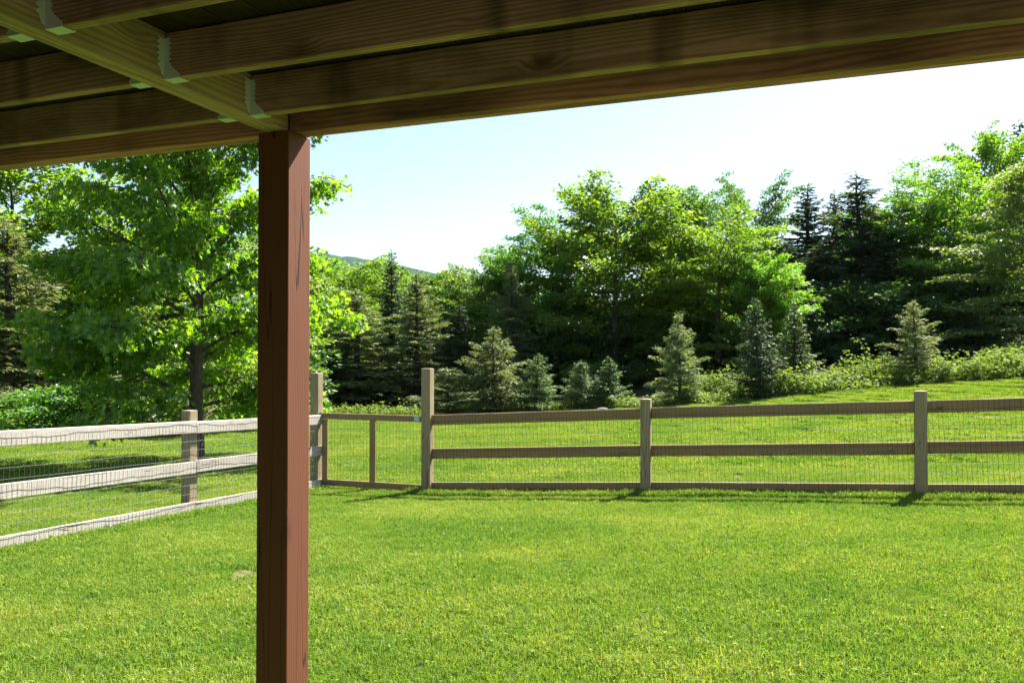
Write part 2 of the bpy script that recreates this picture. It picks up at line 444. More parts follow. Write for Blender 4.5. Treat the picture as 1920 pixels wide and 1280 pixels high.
# girder: two plies side by side, running from the house to the post
gl = 5.2
gme = box_mesh('girder_ply', gl, .0375, JH + .012, .003)
for k in range(2):
    dpart('girder_ply', gme, GU0 + .019 + .0385 * k, 2.575 - gl / 2, ZB + (JH + .012) / 2 - .006 * 0 + (.0015 * k), R(90) - A, M['girder'])
# joists on both sides of the girder
jv = [2.368, 1.967, 1.557, 1.15, .744, .338, -.068, -.474]
JL = 4.6
jme = box_mesh('joist', JL, .038, JH, .003)
JZ = ZB + .008 + JH / 2
for i, v in enumerate(jv):
    dpart('joist', jme, GU1 + .004 + JL / 2, v, JZ, ROTU, M['joist'])
    dpart('joist', jme, GU0 - .004 - JL / 2, v, JZ, ROTU + R(180), M['joist'])
# rim: an outer board and a lower inner board
rme = box_mesh('rim_board', 9.4, .0375, JH + .014, .003)
rin = box_mesh('rim_board_inner', JL, .0375, JH, .003)
dpart('rim_board', rme, GU1, 2.575 + .0385 + .019, ZB + (JH + .014) / 2, ROTU, M['rim'])
dpart('rim_board', rin, GU1 + .003 + JL / 2, 2.575 + .019, ZB + .0015 + JH / 2, ROTU, M['rim'])
dpart('rim_board', rin, GU0 - .003 - JL / 2, 2.575 + .019, ZB + .0015 + JH / 2, ROTU + R(180), M['rim'])
# decking boards, running away from the house, gaps between
bl = 5.6
bme = box_mesh('deck_board', bl, .1431, .026, .004)
ub = -6.3
while ub < 2.6:
    dpart('deck_board', bme, ub, 2.70 - bl / 2 , ZB + .008 + JH + .004 + .013, R(90) - A, M['deckboard'])
    ub += .1435

# joist hangers
def hanger_mesh():
    """local: X out along the joist from the girder face, Y across, Z up from the joist bottom; plates 1.6 mm"""
    bm = bmesh.new()
    t = .0016; hh = .122
    def plate(pts2, plane):
        # pts2 in plate coordinates (a, b); plane maps (a, b, off) -> xyz
        lo = [bm.verts.new(plane(a, b, 0)) for a, b in pts2]; hi = [bm.verts.new(plane(a, b, t)) for a, b in pts2]
        n = len(lo)
        bm.faces.new(lo); bm.faces.new(hi[::-1])
        for i in range(n): bm.faces.new((lo[i], hi[i], hi[(i + 1) % n], lo[(i + 1) % n]))
    for s in (-1, 1):
        # side plate on the joist cheek, scalloped outer edge
        pts = [(0, -.002), (.060, -.002), (.060, .008), (.026, .038)]
        for k in range(5):
            b = .040 + k * .0165
            pts += [(.026, b + .003), (.018, b + .009), (.026, b + .0155)]
        pts += [(.026, hh), (0, hh)]
        plate(pts, lambda a, b, o, s=s: (a, s * (.0195 + o), b))
        # flange on the girder face, pointed scallops
        pts = [(0, .004), (.010, .010), (.017, .030)]
        for k in range(5):
            b = .030 + k * .0175
            pts += [(.026, b + .004), (.026, b + .009), (.017, b + .0165)]
        pts += [(.026, hh), (0, hh)]
        plate(pts, lambda a, b, o, s=s: (o + .0004, s * (.0195 + t + a), b))
    plate([(0, -.0211), (.060, -.0211), (.060, .0211), (0, .0211)], lambda a, b, o: (a, b, -.0022 - o))
    bmesh.ops.recalc_face_normals(bm, faces=bm.faces)
    return bm_mesh('joist_hanger', bm)
def nail_mesh():
    bm = bmesh.new()
    r = bmesh.ops.create_uvsphere(bm, u_segments=7, v_segments=5, radius=.0042)
    return bm_mesh('nail_head', bm)
NAILS = [((.014, sd * .0214, .042 + k * .027), (1, .45, 1)) for sd in (-1, 1) for k in range(3)] + [((.0024, sd * .035, .046 + k * .027), (.45, 1, 1)) for sd in (-1, 1) for k in range(3)]
hme, nme = hanger_mesh(), nail_mesh()
for v in jv[:5]:
    for side in (0, 1):
        h = dpart('joist_hanger', hme, GU1 + .0003 if side == 0 else GU0 - .0003, v, ZB + .008, ROTU + (0 if side == 0 else R(180)), M['zinc'])
        for c_, s_ in NAILS:
            nl = link('nail_head', nme, h, M['zinc']); nl.location = c_; nl.scale = s_

# unseen clapboard house wall behind the camera, added for its shade and warm bounce
wv = -1.75
bmw = bmesh.new()
for k in range(44):
    z = -.3 + k * .115
    add_box(bmw, (0, .012, z + .062), (11, .016, .13), Euler((R(5), 0, 0)).to_matrix())
add_box(bmw, (0, -.10, 2.2), (11, .18, 5.2))
wl = link('unseen_house_wall', bm_mesh('unseen_house_wall', bmw), None, plain('unseen_wall_clapboard', (.45, .34, .27), .8, 0, None, .4, .2))
wl.location = uv(-1.0, wv, 0); wl.rotation_euler = (0, 0, -A); tag(wl, kind='structure')
# red post
PW = .137
post_root = empty('deck_post', uv(GU1 + .034 - PW / 2, 2.53 + PW / 2, g1(-.9, 3.0) - .05), -A - R(0.8))
tag(post_root, 'square brick-red stained wooden post holding up the deck, cracked on its sunlit side', 'post')
ph = ZB - post_root.location.z - .002
pme = box_mesh('post_shaft', ph, PW, PW, .004, 2)
p_ = link('shaft', pme, post_root, M['redpost']); p_.location = (0, 0, ph / 2); p_.rotation_euler = (R(90), R(-90), 0)
cap_ = link('base_plate', box_mesh('post_base', .17, .17, .012, .002), post_root, M['zinc']); cap_.location = (0, 0, .056)

# ------------------------------------------------------------------ fences
def post_mesh(h, w_, top=.022):
    """square post, length along local X, top end chamfered all round, arrises eased"""
    me = box_mesh('fence_post', h, w_, w_, .010, 2)
    for v in me.vertices:
        if v.co.x > h / 2 - .02: v.co.y *= 1; 
    bm = bmesh.new(); bm.from_mesh(me)
    for v in bm.verts:
        if v.co.x > h / 2 - .0005:
            v.co.y *= .86; v.co.z *= .86
    bm.to_mesh(me); bm.free(); return me

def wire_panel(L, h, dx=.0508, dy=.1016, r=.0011, wav=.004, seed=0, loose=.010):
    """welded mesh in the local XZ plane, starting at the origin; the wires wander and stand off a little"""
    rg = np.random.default_rng(seed)
    nxs = int(L / dx) + 1; nys = int(round(h / dy)) + 1
    px_ = np.linspace(0, L, nxs); pz_ = np.linspace(0, h, nys)
    ph_ = rg.uniform(0, 6.28, (nys, 4)); am = rg.uniform(.2, 1, (nys, 4))
    def wob(i, x): return wav * sum(am[i, k] * np.sin(x * (1.7 + 2.3 * k) + ph_[i, k]) for k in range(4)) * .5
    bulge = lambda x, z: loose * (.5 + .35 * np.sin(x * 2.3 + z * 3 + seed) + .25 * np.sin(x * 5.1 - z * 7) + .14 * np.sin(x * 13.7 + z * 19 + seed) + .10 * np.sin(x * 29 - z * 11))
    vs, fs = [], []
    def prism(pts, r):
        n = len(pts); b = len(vs)
        for i, p in enumerate(pts):
            d = pts[min(i + 1, n - 1)] - pts[max(i - 1, 0)]; d /= np.linalg.norm(d)
            a = np.cross(d, (0, 1, 0)); a /= np.linalg.norm(a); c = np.cross(d, a)
            for k in range(3):
                t = k * 2.094; vs.append(p + r * (a * math.cos(t) + c * math.sin(t)))
        for i in range(n - 1):
            for k in range(3):
                fs.append((b + i * 3 + k, b + i * 3 + (k + 1) % 3, b + i * 3 + 3 + (k + 1) % 3, b + i * 3 + 3 + k))
    xx = np.linspace(0, L, max(8, int(L / .05)))
    for i, z in enumerate(pz_):
        prism([np.array((x, -bulge(x, z), z + wob(i, x))) for x in xx], r * 1.25)
    for x in px_:
        x2 = x + rg.normal(0, .0016)
        prism([np.array((x2 + rg.normal(0, .0012), -bulge(x, z) - .001, z + wob(i, x))) for i, z in enumerate(pz_)], r)
    return np_mesh('wire_mesh', np.array(vs), np.array(fs))

def fpart(root, name, me, p, e, mat):
    o = link(name, me, root, mat)
    o.location = p - root.location; o.rotation_euler = e
    return o

RT = (1.085, .625, .146)           # rail tops above the ground
RHT = .138
FW = .127
# far fence: right gate post, then posts along U
def fpos(px): Z = FZ(px); return Vector(((px - 960) / F * Z, Z, 0))
G_R = fpos(802)
step = (fpos(1725) - fpos(1211)).length
posts = [G_R, fpos(1211), fpos(1725)]
posts.append(posts[-1] + U * step); posts.append(posts[-1] + U * step)
for p in posts: p.z = g1(p.x, p.y)
fence = empty('rail_fence', posts[1].copy())
tag(fence, 'weathered three-rail wooden fence with wire mesh across the lawn, right of the gate', 'fence')
pm = post_mesh(1.5, FW); pm_t = post_mesh(2.1, .135)
for i, p in enumerate(posts):
    if i == 0:
        o = fpart(fence, 'post', pm_t, p + Vector((0, 0, 1.735 - 1.05)), (0, R(-90), -A), M['post'])
        o['label'] = 'tall gate post without a rounded top'
    else:
        o = fpart(fence, 'post', pm, p + Vector((0, 0, 1.2 - .75)), (R(0), R(-90), -A + R(90) * (i % 2)), M['post'])
for i in range(len(posts) - 1):
    a, b = posts[i], posts[i + 1]
    gap = FW / 2 + .001
    d = b - a; L = d.length - 2 * gap
    pit = math.atan2(d.z, math.hypot(d.x, d.y)); yaw = math.atan2(d.y, d.x)
    mid = (a + b) / 2
    rm = box_mesh('rail', L, .038, RHT, .004)
    for t in RT:
        dz = rng.normal(0, .005)
        fpart(fence, 'rail', rm, mid + Vector((0, 0, t - RHT / 2 + dz)) + V * .012, (0, -pit + rng.normal(0, .0012), yaw), M['rail'])
    wm = wire_panel(L, 1.016, seed=i + 2, loose=.003, r=.0018, wav=.003)
    fpart(fence, 'wire_mesh', wm, a + d.normalized() * gap + Vector((0, 0, .07)) - V * .012, (0, -pit, yaw), M['darkwire'])

# side fence on the left, perpendicular to it; rails on the yard side of the posts
G_L = fpos(594); 
lposts = [G_L - V * 0, G_L - V * 2.6, G_L - V * 5.25, G_L - V * 7.9]
for p in lposts: p.z = g1(p.x, p.y)
sf = empty('side_fence', lposts[1].copy())
tag(sf, 'bleached and sunlit white three-rail fence with loose wire mesh running along the left of the lawn', 'fence')
for i, p in enumerate(lposts):
    if i == 0:
        o = fpart(sf, 'post', pm_t, p + Vector((0, 0, 1.70 - 1.05)), (0, R(-90), -A), M['post'])
        o['label'] = 'tall grey gate post at the fence corner'
        sc_ = bmesh.new(); bmesh.ops.create_uvsphere(sc_, u_segments=8, v_segments=6, radius=.012)
        fpart(sf, 'hook_eye', bm_mesh('hook_eye', sc_), p + Vector((0, 0, 1.712)), (0, 0, 0), M['stickerw'])
    else:
        fpart(sf, 'post', pm, p + Vector((0, 0, 1.215 - .75)), (R(0), R(-90), -A + R(90) * (i % 2)), M['post'])
off = U * (FW / 2 + .0205)
for i in range(len(lposts) - 1):
    a, b = lposts[i + 1], lposts[i]
    a2, b2 = a + off, b + off
    d = b2 - a2; pit = math.atan2(d.z, math.hypot(d.x, d.y)); yaw = math.atan2(d.y, d.x)
    ext = .03 if i == 0 else -.0015
    L = d.length + ext
    mid = (a2 + b2) / 2 + d.normalized() * (ext / 2 if i == 0 else 0)
    rm = box_mesh('rail', L, .038, RHT, .004)
    for t in RT:
        fpart(sf, 'rail', rm, mid + Vector((0, 0, t - RHT / 2 + rng.normal(0, .004))), (0, -pit + rng.normal(0, .0012), yaw), M['whiterail'])
    wm = wire_panel(d.length, 1.016, seed=40 + i, loose=.009, wav=.003, r=.0013)
    fpart(sf, 'wire_mesh', wm, a2 + U * .022 + Vector((0, 0, .045)), (0, -pit, yaw), M['wire'])
lat = None

# gate between the two tall posts, hung on the left one
hx_ = G_L + U * (.135 / 2 + .035); ex_ = G_R - U * (.135 / 2 - .03) + V * .10
gd = ex_ - hx_; gd.z = 0
gz0 = CAMZ - .857 - 1.06
gate = empty('garden_gate', Vector((hx_.x, hx_.y, gz0)), math.atan2(gd.y, gd.x))
tag(gate, 'wooden frame gate filled with wire mesh between two tall posts', 'gate')
GL = gd.length; GH = 1.06
def gp(name, me, loc, rot=(0, 0, 0), mat='rail', parent=None):
    o = link(name, me, parent or gate, M[mat]); o.location = loc; o.rotation_euler = rot; return o
TH = .089
sag = -.012 / GL
gp('top_rail', box_mesh('gate_rail', GL, .038, TH, .005), (GL / 2, 0, GH - TH / 2 + sag * GL / 2), (0, -sag, 0))
gp('bottom_rail', box_mesh('gate_rail', GL, .038, TH, .005), (GL / 2, 0, TH / 2 - .006), (0, -sag * 1.0, 0))
smh = GH - 2 * TH - .006
sm = box_mesh('gate_stile', smh, .036, TH, .005)
for x in (TH / 2 + .002, GL * .485, GL - TH / 2 - .002):
    gp('stile', sm, (x, 0, GH / 2 - .004), (0, R(-90), 0))
gp('wire_mesh', wire_panel(GL - .06, .99, seed=77, loose=.002, r=.0017, wav=.002), (.03, .023, .035), mat='darkwire')
bmh = bmesh.new()
add_box(bmh, (0, 0, 0), (.30, .004, .040)); add_box(bmh, (-.185, 0, 0), (.09, .004, .062))
r_ = bmesh.ops.create_cone(bmh, segments=10, radius1=.012, radius2=.012, depth=.075, cap_ends=True)
bmesh.ops.transform(bmh, matrix=Matrix.Translation((-.145, -.004, 0)), verts=r_['verts'])
for k in range(4):
    r_ = bmesh.ops.create_uvsphere(bmh, u_segments=7, v_segments=5, radius=.006)
    bmesh.ops.transform(bmh, matrix=Matrix.Translation((-.08 + k * .065, -.003, .006 * (-1) ** k)), verts=r_['verts'])
hg = bm_mesh('strap_hinge', bmh)
gp('strap_hinge', hg, (.13, -.0225, GH - TH / 2 + .012), mat='wire')
gp('strap_hinge', hg, (.13, -.0225, TH / 2 - .004), mat='wire')
stk = gp('sticker', box_mesh('sticker', .085, .0012, .07, 0), (GL - .17, -.0205, GH - TH / 2 - .012), mat='sticker')
gp('sticker_band', box_mesh('sticker_band', .07, .0012, .012, 0), (0, -.0014, .016), mat='stickerw', parent=stk)
gp('sticker_band', box_mesh('sticker_band', .055, .0012, .008, 0), (0, -.0014, -.006), mat='stickerw', parent=stk)

# ------------------------------------------------------------------ vegetation generators
KITE = (np.array([(0, 0, 0), (.45, .30, .07), (1, 0, -.08), (.45, -.30, .07)]), np.array([(0, 2, 1), (0, 3, 2)]))
NEED = (np.array([(0, 0, 0), (.40, .13, .02), (1, 0, -.10), (.40, -.13, .02)]), np.array([(0, 2, 1), (0, 3, 2)]))
_o = [(0, 0), (.20, .50), (.34, .20), (.76, .50), (.62, .14), (1.05, 0), (.62, -.14), (.76, -.50), (.34, -.20), (.20, -.50)]
MAPLE = (np.array([(x, y, .16 * abs(y) - .12 * max(0, x - .5)) for x, y in _o]), np.array([(0, i, i + 1) for i in range(1, 9)]))

def nrm(a): return a / np.maximum(np.linalg.norm(a, axis=-1, keepdims=True), 1e-9)

def leaves(rg, c, d, n, size, tmpl):
    """one leaf per row: centre, pointing direction, rough normal, size"""
    T, Fc = tmpl
    d = nrm(d); n = nrm(n - d * np.sum(n * d, -1, keepdims=True)); b = np.cross(n, d)
    s = size[:, None, None]
    v = c[:, None] + s * (T[None, :, 0:1] * d[:, None] + T[None, :, 1:2] * b[:, None] + T[None, :, 2:3] * n[:, None])
    k = len(T); N_ = len(c)
    f = (Fc[None] + (np.arange(N_) * k)[:, None, None]).reshape(-1, 3)
    r = np.repeat(rg.random(N_), len(Fc))
    return v.reshape(-1, 3), f, r

class Geo:
    def __init__(s): s.v, s.f, s.r, s.n = [], [], [], 0
    def add(s, v, f, r=None):
        s.v.append(np.asarray(v)); s.f.append(np.asarray(f) + s.n); s.n += len(v)
        if r is not None: s.r.append(r)
    def arrays(s): return np.concatenate(s.v), np.concatenate(s.f), (np.concatenate(s.r) if s.r else None)
    def mesh(s, name, smooth=False):
        v, f, r = s.arrays(); return np_mesh(name, v, f, r, smooth)

def tube(g, pts, rad, sides=6):
    pts = np.asarray(pts, float); n = len(pts)
    d = np.gradient(pts, axis=0); d = nrm(d)
    ref = np.where(np.abs(d[:, 2:3]) > .9, np.array([[1., 0, 0]]), np.array([[0, 0, 1.]]))
    a = nrm(np.cross(d, ref)); b = np.cross(d, a)
    t = np.arange(sides) * 2 * math.pi / sides
    ring = (a[:, None] * np.cos(t)[None, :, None] + b[:, None] * np.sin(t)[None, :, None]) * np.asarray(rad)[:, None, None]
    v = (pts[:, None] + ring).reshape(-1, 3)
    i = np.arange(n - 1)[:, None] * sides; k = np.arange(sides)[None]; k2 = (k + 1) % sides
    g.add(v, np.stack([i + k, i + k2, i + sides + k2, i + sides + k], -1).reshape(-1, 4))

def broadleaf(seed, Ht, Wd, base=.15, limbs=26, subs=7, per=26, leaf=.11, tmpl=KITE, up=(.25, 1.15), trunk_r=None, clr=.34, shape='oval', flat=.30, lean=.03, cstep=1.0, spread=1.0, sides=6):
    """a tree with trunk, limbs, side branches and leaves in layered sprays; returns wood Geo, leaf Geo"""
    rg = np.random.default_rng(seed)
    wood, lf = Geo(), Geo()
    tr = trunk_r or Ht * .014
    t = np.linspace(0, 1, 14)
    wob = np.cumsum(rg.normal(0, lean * Ht / 14, (14, 2)), 0); wob[0] = 0; wob[1] *= .3
    stem = np.c_[wob, t * Ht * .96]
    stem[0, 2] = -.3
    rad = tr * (1 - t) ** .8 + tr * .06; rad[0] *= 1.45; rad[1] *= 1.1
    tube(wood, stem, rad, 8)
    C, D, RR = [], [], []
    az = rg.uniform(0, 6.28)
    for i in range(limbs):
        h = base + (1 - base) * ((i + rg.uniform(0, .8)) / limbs) ** .9
        h = min(h, .97)
        az += 2.4 + rg.normal(0, .35)
        q = (h - base) / (1 - base)
        if shape == 'oval': prof = math.sqrt(max(0.02, 1 - ((q - .38) / .66) ** 2))
        elif shape == 'dome': prof = math.sqrt(max(0.03, 1 - ((q - .55) / .62) ** 2))
        else: prof = (1 - q) ** .75 + .10
        L = Wd / 2 * prof * rg.uniform(.72, 1.12)
        el = up[0] + (up[1] - up[0]) * q + rg.normal(0, .10)
        p0 = np.array([np.interp(h, t * .96, stem[:, 0]), np.interp(h, t * .96, stem[:, 1]), h * Ht])
        m = 7; s = np.linspace(0, 1, m)
        L3 = L / max(.62, math.cos(el))
        ee = el + np.linspace(.10, -.22 - .25 * (1 - q), m) + rg.normal(0, .05, m)
        aa = az + np.cumsum(rg.normal(0, .07, m))
        st = np.c_[np.cos(ee) * np.cos(aa), np.cos(ee) * np.sin(aa), np.sin(ee)] * (L3 / (m - 1))
        pts = p0 + np.r_[np.zeros((1, 3)), np.cumsum(st[1:], 0)]
        r0 = max(.008, tr * .27 * (1 - q * .6) * min(1, L / (Wd * .35)))
        tube(wood, pts, r0 * (1 - s) ** .7 + .004, sides)
        sd = 1
        for j in range(subs):
            u = .14 + .86 * (j + rg.uniform(0, .9)) / subs; u = min(u, 1)
            q0 = np.array([np.interp(u, s, pts[:, k]) for k in range(3)])
            sd = -sd
            a2 = np.interp(u, s, aa) + sd * rg.uniform(.5, 1.1) * (1 - .5 * u)
            l2 = L * (.18 + .42 * (1 - u)) * rg.uniform(.7, 1.2) + .15
            e2 = np.interp(u, s, ee) * .55 + rg.normal(.02, .16)
            d2 = np.array([math.cos(e2) * math.cos(a2), math.cos(e2) * math.sin(a2), math.sin(e2)])
            q1 = q0 + d2 * l2 + np.array([0, 0, -.10 * l2])
            tube(wood, np.array([q0, (q0 + q1) / 2 + [0, 0, .06 * l2], q1]), [r0 * .35 + .003, r0 * .22 + .003, .003], 4)
            nc = max(2, int(l2 / (clr * cstep)) + 1)
            for k in range(nc):
                w_ = (k + .6) / nc
                C.append(q0 + (q1 - q0) * w_ + rg.normal(0, .05, 3)); D.append(d2); RR.append(clr * rg.uniform(.6, 1.2))
    C, D, RR = np.array(C), np.array(D), np.array(RR)
    cnt = rg.poisson(per * (RR / clr) ** 1.6)
    idx = np.repeat(np.arange(len(C)), cnt); n = len(idx)
    ang = rg.uniform(0, 6.28, n); rr = np.sqrt(rg.random(n)) * RR[idx]
    offs = np.c_[np.cos(ang) * rr, np.sin(ang) * rr, rg.normal(0, flat * .5, n) * RR[idx]]
    tilt = rg.normal(0, .18, (len(C), 2))          # each spray has its own tilt
    offs[:, 2] += offs[:, 0] * tilt[idx, 0] + offs[:, 1] * tilt[idx, 1] - .25 * rr * rr / RR[idx]
    c = C[idx] + offs
    nn = np.c_[rg.normal(0, spread, (n, 2)), np.full(n, 1.0)] + np.c_[tilt[idx] * -1, np.zeros(n)] + D[idx] * .25
    dd = np.c_[offs[:, :2] / np.maximum(RR[idx], .01)[:, None], np.zeros(n)] * .8 + D[idx] * .6 + rg.normal(0, .45, (n, 3)) + [0, 0, -.30]
    v, f, r = leaves(rg, c, dd, nn, leaf * rg.uniform(.65, 1.25, n), tmpl)
    lf.add(v, f, r)
    return wood, lf

def conifer(seed, Ht, Wd, base=.06, lev=.22, per=5, blade=.20, dens=1.0, droop=.35, up0=.15, taper=.85, ragged=.18, spray=.42, tipdroop=.25, trunk_r=None, fat=1.0):
    rg = np.random.default_rng(seed)
    wood, lf = Geo(), Geo()
    tr = trunk_r or Ht * .0125 + .01
    t = np.linspace(0, 1, 10)
    stem = np.c_[np.cumsum(rg.normal(0, .004 * Ht, (10, 2)), 0) * .5, t * Ht]; stem[0] = (0, 0, -.25)
    tube(wood, stem, tr * (1 - t) ** .9 + .006, 7)
    nl = max(8, int(Ht * (1 - base) / lev))
    Cc, Dd, Nn, Sz = [], [], [], []
    az = 0
    for i in range(nl):
        q = (i + rg.uniform(-.3, .3)) / nl; q = min(max(q, 0), .985)
        h = (base + (1 - base) * q) * Ht
        nb = per if q < .9 else 3
        for k in range(nb):
            az += 2.4 + rg.normal(0, .4)
            L = Wd / 2 * ((1 - q) ** taper * (1 - .35 * max(0, .16 - q) / .16)) * rg.uniform(1 - 2.2 * ragged, 1 + ragged) + .05
            p0 = np.array([np.interp(h, stem[:, 2], stem[:, 0]), np.interp(h, stem[:, 2], stem[:, 1]), h])
            ns = max(3, int(L / (blade * .34) * dens))
            s = (np.arange(ns) + rg.random(ns)) / ns
            e0 = up0 + .85 * q ** 2.2 + rg.normal(0, .08)
            ca, sa = math.cos(az), math.sin(az)
            def pos(s): return np.c_[ca * s * L * math.cos(e0), sa * s * L * math.cos(e0), s * L * math.sin(e0) - droop * L * s ** 2 * (1 - .8 * q) + tipdroop * L * .35 * s ** 4] + p0
            if L > .25:
                ss = np.linspace(0, 1, 5); tube(wood, pos(ss), (tr * .22) * (1 - ss) + .004, 3)
            s = np.maximum(s, .10) if L > .5 else s
            p = pos(s)
            out = np.array([ca, sa, 0.]); lat = np.array([-sa, ca, 0.])
            for side in (-1, 1, 0):
                if side == 0:
                    m = s > .55
                    if not m.any(): continue
                    Cc.append(p[m]); Dd.append(np.repeat((out + [0, 0, -.15])[None], m.sum(), 0) + rg.normal(0, .3, (m.sum(), 3)))
                    Nn.append(np.repeat([[0, 0, 1.]], m.sum(), 0) + rg.normal(0, .8, (m.sum(), 3))); Sz.append(blade * rg.uniform(.6, 1.0, m.sum()))
                    continue
                ll = (spray * L * (1 - s) ** .8 + .5 * blade) * rg.uniform(.6, 1.15, ns)     # lateral length
                k_ = np.maximum(1, (ll / (blade * .62)).astype(int))
                idx = np.repeat(np.arange(ns), k_)
                w_ = np.concatenate([np.arange(x) / x for x in k_]) if ns else np.array([])
                ld = lat * side * .85 + out * .62
                cc = p[idx] + ld[None] * (w_ * ll[idx])[:, None] + np.c_[rg.normal(0, .02, (len(idx), 2)), rg.normal(0, .025, len(idx)) - .22 * (w_ ** 2) * ll[idx]]
                Cc.append(cc); Dd.append(np.repeat((ld + [0, 0, -.18])[None], len(idx), 0) + rg.normal(0, .38, (len(idx), 3)))
                Nn.append(np.repeat([[0, 0, 1.]], len(idx), 0) + rg.normal(0, .8, (len(idx), 3))); Sz.append(blade * rg.uniform(.55, 1.15, len(idx)))
    # leader
    k = 10
    Cc.append(np.c_[np.zeros((k, 2)) + stem[-1, :2], np.linspace(Ht * .95, Ht, k)]); Dd.append(np.c_[rg.normal(0, .6, (k, 2)), np.full(k, .9)])
    Nn.append(rg.normal(0, 1, (k, 3))); Sz.append(np.full(k, blade * .6))
    T = (NEED[0] * [1, fat, 1], NEED[1])
    v, f, r = leaves(rg, np.concatenate(Cc), np.concatenate(Dd), np.concatenate(Nn), np.concatenate(Sz), T)
    lf.add(v, f, r)
    return wood, lf

ntri = {}
def proto(key, gen):
    wd, lf = gen
    v, f, r = lf.arrays()
    H0 = float(np.percentile(v[:, 2], 99.9)); W0 = 2 * float(np.percentile(np.hypot(v[:, 0], v[:, 1]), 96))
    PRO[key] = (wd.mesh(key + '_trunk', True), np_mesh(key + '_crown', v, f, r), H0, W0, wd, lf)
    ntri[key] = len(f)
PRO = {}
H0 = 10.0
proto('bA', broadleaf(11, 10, 6.4, .06, 42, 7, 50, .165, clr=.37, flat=.5, up=(.25, 1.05)))
proto('bB', broadleaf(12, 10, 6.0, .06, 40, 7, 50, .16, clr=.36, shape='dome', up=(.15, 1.0), flat=.5))
proto('bC', broadleaf(13, 10, 5.2, .05, 44, 6, 50, .155, clr=.34, up=(.45, 1.15), flat=.5))
proto('bD', broadleaf(14, 10, 6.8, .12, 38, 8, 48, .165, clr=.40, shape='dome', up=(.2, .95), flat=.4))
proto('bE', broadleaf(15, 10, 6.6, .03, 52, 8, 34, .13, clr=.44, shape='cone', up=(-.05, .9), flat=.18, spread=.6))   # layered
proto('bF', broadleaf(17, 10, 6.2, .05, 38, 8, 44, .18, clr=.40, up=(.35, 1.1), flat=.6))
proto('sh', broadleaf(16, 2.6, 2.8, .05, 24, 6, 30, .13, clr=.30, up=(.5, 1.2), trunk_r=.03, flat=.5))
proto('cH', conifer(21, 9, 3.6, .05, .25, 5, .20, 1.5, droop=.45, up0=.25, ragged=.30, spray=.42, taper=.7, fat=1.0))      # hemlock
proto('cI', conifer(22, 9, 3.8, .12, .27, 5, .20, 1.5, droop=.55, up0=.28, ragged=.33, spray=.5, taper=.62, fat=1.0))
proto('cS', conifer(23, 9, 3.0, .04, .21, 6, .19, 1.2, droop=.25, up0=.05, ragged=.24, spray=.35, taper=.72, fat=1.4))        # spruce
proto('cY', conifer(24, 3, 2.2, .03, .17, 5, .125, 1.7, droop=.34, up0=.46, ragged=.33, spray=.42, taper=.72, fat=.9, tipdroop=-.1))   # young hemlock
proto('cZ', conifer(25, 3, 1.6, .03, .15, 6, .115, 1.5, droop=.16, up0=.34, ragged=.24, spray=.36, taper=.85, fat=1.2))     # young fir
proto('cW', conifer(26, 3, 2.4, .02, .17, 5, .13, 1.6, droop=.30, up0=.6, ragged=.36, spray=.46, taper=.55, fat=.9, tipdroop=-.1))      # bushy
proto('cV', conifer(27, 3, 2.2, .03, .19, 5, .12, 1.8, droop=.40, up0=.40, ragged=.38, spray=.40, taper=.66, fat=.9, tipdroop=-.15))

def tree(name, key, px, top, wpx, Z, mat, label, cat='tree', group=None, rz=None, sink=.05, bark=None, wmul=1.0):
    tm, cm, h0, w0, _, _ = PRO[key]
    if group == GE: Z0 = Z; Z = Z + (9.5 if px > 560 else 3.0)
    x = (px - 960) / F * Z; z0 = g1(x, Z) - sink
    ht = CAMZ + (HZ - top) / F * Z - z0
    wd = wpx / F * Z * wmul * (1.14 if key[0] == 'b' else 1.0)
    o = empty(name, (x, Z, z0), random.uniform(0, 6.28) if rz is None else rz)
    o.scale = (wd / w0 * random.uniform(.92, 1.08), wd / w0 * random.uniform(.92, 1.08), ht / h0)
    if group != GE: o.rotation_euler = (R(random.uniform(-3, 3)), R(random.uniform(-3, 3)), o.rotation_euler.z)
    tr = link('trunk', tm, o); cr = link('crown', cm, o)
    if len(tm.materials) == 0: tm.materials.append(M['bark']); cm.materials.append(M['leafA'])
    for ob, m_ in ((tr, bark or ('barkc' if key[0] == 'c' else 'bark')), (cr, mat)):
        ob.material_slots[0].link = 'OBJECT'; ob.material_slots[0].material = M[m_]
    tag(o, label, cat, group)
    return o

# the garden maple on the lawn beyond the left fence
mw, ml = broadleaf(31, 9.4, 6.6, .075, 76, 8, 33, .125, MAPLE, up=(.30, 1.2), trunk_r=.155, clr=.31, cstep=.95, flat=.5, lean=.012, spread=1.0)
mt = at(368, 664, 14.6); mt.z = g1(mt.x, mt.y)
maple = empty('maple_tree', mt, R(70))
mlv = ml.v[0]; rq = np.percentile(np.hypot(mlv[:, 0], mlv[:, 1]), 97); maple.scale = (2.85 / rq, 2.85 / rq, 1.0)
link('trunk', mw.mesh('maple_trunk', True), maple, M['bark']); link('crown', ml.mesh('maple_crown'), maple, M['maple'])
tag(maple, 'broad maple with fresh green leaves on the lawn just behind the white fence', 'tree')
ntri['maple'] = len(ml.arrays()[1])

